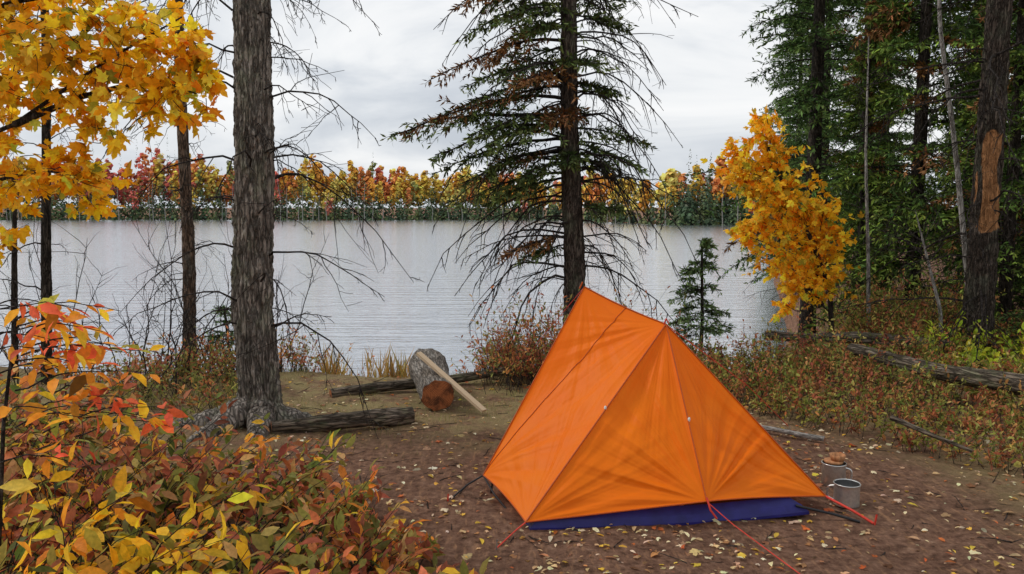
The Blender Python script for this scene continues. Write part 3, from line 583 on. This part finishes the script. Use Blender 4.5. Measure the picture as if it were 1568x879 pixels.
# ---------------- mugs ----------------
def lathe(g,prof,seg=48,mat=0,c=(0,0,0)):
    a=np.linspace(0,2*np.pi,seg,endpoint=False); P=A(prof)
    V=np.stack([P[:,None,0]*np.cos(a)[None]+c[0],P[:,None,0]*np.sin(a)[None]+c[1],np.broadcast_to(P[:,None,1]+c[2],(len(P),seg))],-1).reshape(-1,3)
    F=[(j*seg+i,j*seg+(i+1)%seg,(j+1)*seg+(i+1)%seg,(j+1)*seg+i) for j in range(len(P)-1) for i in range(seg)]; g.add(V,F,mat)
def handle(g,cx,cz,r,h,ang,th=.006,mat=0):
    t=np.linspace(-1,1,16); x=cx+r*np.sqrt(np.clip(1-np.abs(t)**3,0,1)); z=cz+t*h; tubes(g,np.stack([x*math.cos(ang),x*math.sin(ang),z],-1)[None],th,8,mat)
g=Geo(); R_=.068; h=.125
lathe(g,[(0,.002),(R_-.006,.002),(R_,.006),(R_,.012),(R_-.001,.03),(R_-.001,h-.02),(R_,h-.012),(R_+.003,h-.003),(R_+.004,h),(R_+.001,h+.002),(R_-.003,h-.002)])
lathe(g,[(R_-.003,h-.002),(R_-.004,.02),(0,.018)],mat=1); handle(g,R_-.002,.06,.035,.04,2.6)
g.build('metal_cup',[STEEL,STEELD],loc=(1.84,4.29,float(H(1.84,4.29))))
g=Geo(); R_=.067; h=.14
lathe(g,[(0,.002),(R_-.006,.002),(R_,.008),(R_,h-.02),(R_+.003,h-.004),(R_+.003,h),(R_-.002,h-.001)]); lathe(g,[(R_-.002,h-.001),(R_-.004,h-.02),(0,h-.02)],mat=1)
handle(g,R_-.002,.07,.035,.04,-.2)
lathe(g,[(0,h-.005),(.05,h-.005),(.055,h+.004),(.052,h+.012),(.0,h+.014)],mat=2,c=(.0,.01,0))
lathe(g,[(0,h+.014),(.036,h+.014),(.042,h+.03),(.045,h+.048),(.04,h+.048),(.036,h+.025),(0,h+.02)],mat=2,c=(.02,0,0))
g.build('camping_mug',[STEEL,STEELD,WOODC],loc=(1.90,4.62,float(H(1.90,4.62))))

# ---------------- distant forest ----------------
rng=np.random.default_rng(101); g=Geo()
Q=[(-.5,-.5,0),(.5,-.4,0),(.45,.5,0),(-.4,.45,0)]
def dec(x,y,z,h,w,col,n_):
    nc=7; hh_=np.linspace(.45,.9,nc); cc=np.stack([rng.normal(0,w*.22,nc)*(1.25-hh_),rng.normal(0,w*.2,nc)*(1.25-hh_),hh_*h],-1)+A([x,y,z]); k=rng.integers(0,nc,n_)
    d=nrm(rng.normal(0,1,(n_,3))); p=cc[k]+d*w*.33*(1.35-hh_)[k][:,None]*rng.uniform(.5,1.15,(n_,1))
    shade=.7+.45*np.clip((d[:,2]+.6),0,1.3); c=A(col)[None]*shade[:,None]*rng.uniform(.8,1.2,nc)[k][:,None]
    nn=d+rng.normal(0,.4,(n_,3))+A([0,-.3,.5]); ax=np.cross(nn,rng.normal(0,1,(n_,3)))
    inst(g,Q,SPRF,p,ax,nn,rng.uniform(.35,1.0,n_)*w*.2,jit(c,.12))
def con(x,y,z,h,w,col,n_):
    t=rng.random(n_)**.8; a=rng.uniform(0,6.28,n_); r=w*.5*(1-t)**.8*(.75+.4*np.abs(np.sin(t*31+x)))*rng.uniform(.5,1.05,n_)+.05
    p=np.stack([x+r*np.cos(a),y+r*np.sin(a),z+t*h],-1); nn=np.stack([np.cos(a),np.sin(a),.7+0*a],-1)+rng.normal(0,.3,(n_,3)); ax=np.cross(nn,rng.normal(0,1,(n_,3)))
    inst(g,Q,SPRF,p,ax,nn,rng.uniform(.4,.95,n_)*w*.3*(1.15-t),jit(np.tile(A(col),(n_,1)),.25))
def prof(x): return np.interp(x,[-260,-150,-60,-20,5,30,60],[20,19.5,18,16.5,14,12,12.5])
FALL=[(.93,.58,.11),(.93,.42,.08),(.84,.28,.10),(.72,.17,.14),(.88,.66,.18),(.58,.2,.15),(.36,.37,.13)]
GRN=[(.11,.155,.095),(.08,.12,.08),(.13,.18,.09),(.18,.21,.10)]
tp=[]; hv=1.0
for x in np.arange(-250,62,1.6):
    hp=prof(x); s=(math.sin(x*.045)+math.sin(x*.11+1)+.8*math.sin(x*.37))*.5
    hv=.6*hv+.4*rng.uniform(.8,1.2)
    Wt=A([3.4,3,1.4,.5,2.4,.3,.5]) if x>-70 else A([1.8,2.6,2.2,2.8,.8,1.4,.4])
    if math.sin(x*.16+2)>.7: Wt=Wt*A([.4,.7,2.5,3.4,.4,1.5,1])
    dk=math.sin(x*.21)+math.sin(x*.53+1)>1.1
    for row in range(6):
        xx=x+rng.uniform(-.9,.9); yy=float(farshore(xx))-.5+row*3.4+rng.uniform(-1.3,1.3)
        zz=max(float(H(xx,yy)),-1.1)-.2; k=hp*hv*(1+.1*s)*(1+rng.normal(0,.07))
        gc=GRN[rng.integers(0,4)]
        if row==0:
            con(xx,yy,zz,k*rng.uniform(.1,.4),2.8,gc,50)
            if rng.random()<.06: dec(xx,yy,zz,k*rng.uniform(.35,.6),4,FALL[rng.integers(0,6)],80)
            if rng.random()<(.7 if math.sin(x*.3+1)>0 else .15):
                a_=rng.uniform(.2,.68); x_=xx+rng.uniform(-.8,.8); tp.append([(x_,yy-1.9,zz),(x_+rng.uniform(-.3,.3),yy-1.8,zz+k*a_*.5),(x_+rng.uniform(-.9,.9),yy-1.6,zz+k*a_)])
        elif row==1: con(xx,yy,zz,k*rng.uniform(.25,.55),3.2,gc,80)
        elif row==2: con(xx,yy,zz,k*rng.uniform(.35,.72),3.4,gc,90)
        elif row==3:
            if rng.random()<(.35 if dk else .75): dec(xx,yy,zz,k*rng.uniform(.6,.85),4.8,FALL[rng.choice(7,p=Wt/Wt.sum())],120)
            else: con(xx,yy,zz,k*rng.uniform(.65,1.0),3.4,gc,90)
        else:
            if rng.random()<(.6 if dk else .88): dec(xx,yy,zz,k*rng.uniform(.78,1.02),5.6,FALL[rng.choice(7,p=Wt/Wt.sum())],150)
            elif rng.random()<.8: con(xx,yy,zz,k*rng.uniform(.9,1.2),3.2,gc,90)
tubes(g,A(tp),A([[.12,.095,.05]]),4,1)
g.build('distant_forest',[FARF,BK_PALE])
# peninsula green trees on the right
rng=np.random.default_rng(103); g=Geo()
for i_ in range(260):
    y=rng.uniform(90,170); x=rng.uniform(.2*y,.36*y+12); s1,s2=shore(A(x),A(y))
    if s1<.2 and s2<0: continue
    z=max(float(H(x,y)),-1)-.2
    con(x,y,z,rng.uniform(6,11),3.2,GRN[rng.integers(0,4)],90)
g.build('distant_conifers',[FARF])

# ---------------- world, light, camera ----------------
W=bpy.data.worlds.new('World'); S.world=W; W.use_nodes=True; nt=W.node_tree; nt.nodes.clear()
SE,SR=math.radians(48),math.radians(-75)
sky=nt.nodes.new('ShaderNodeTexSky'); sky.sky_type='NISHITA'; sky.sun_disc=False; sky.sun_elevation=SE; sky.sun_rotation=SR; sky.dust_density=3
tc=nt.nodes.new('ShaderNodeTexCoord'); mp=nt.nodes.new('ShaderNodeMapping'); mp.inputs['Scale'].default_value=(1.5,1.5,5.5); mp.inputs['Location'].default_value=(.7,0,.3)
nt.links.new(tc.outputs['Generated'],mp.inputs[0]); nz=nt.nodes.new('ShaderNodeTexNoise'); nz.inputs['Scale'].default_value=1.7; nz.inputs['Detail'].default_value=7; nz.inputs['Roughness'].default_value=.52; nz.inputs['Distortion'].default_value=.5
nt.links.new(mp.outputs[0],nz.inputs['Vector'])
cl=ramp(nt,nz.outputs[0],[(.36,(.57,.615,.68)),(.47,(.73,.765,.81)),(.56,(.91,.925,.94)),(.66,(1,1,1))])
vm=nt.nodes.new('ShaderNodeVectorMath'); vm.operation='SCALE'; vm.inputs['Scale'].default_value=10.2; nt.links.new(cl,vm.inputs[0])
cc=mixc(nt,.94,sky.outputs[0],vm.outputs[0])
bg=nt.nodes.new('ShaderNodeBackground'); bg.inputs['Strength'].default_value=.1; nt.links.new(cc,bg.inputs[0]); ow=nt.nodes.new('ShaderNodeOutputWorld'); nt.links.new(bg.outputs[0],ow.inputs[0])
sl=bpy.data.lights.new('sun','SUN'); sl.energy=1.5; sl.angle=math.radians(14); sl.color=(1,.96,.9); so=bpy.data.objects.new('sun',sl); S.collection.objects.link(so)
sd=Vector((math.sin(SR)*math.cos(SE),math.cos(SR)*math.cos(SE),math.sin(SE))); so.rotation_euler=sd.to_track_quat('Z','Y').to_euler(); so.location=(0,0,20)
cam=bpy.data.cameras.new('camera'); cam.lens=28.24; cam.sensor_width=36; cam.clip_end=3000; cam.clip_start=.05
co=bpy.data.objects.new('camera',cam); S.collection.objects.link(co); co.location=(0,0,1.6); co.rotation_euler=(math.radians(90-5.4),0,0); S.camera=co
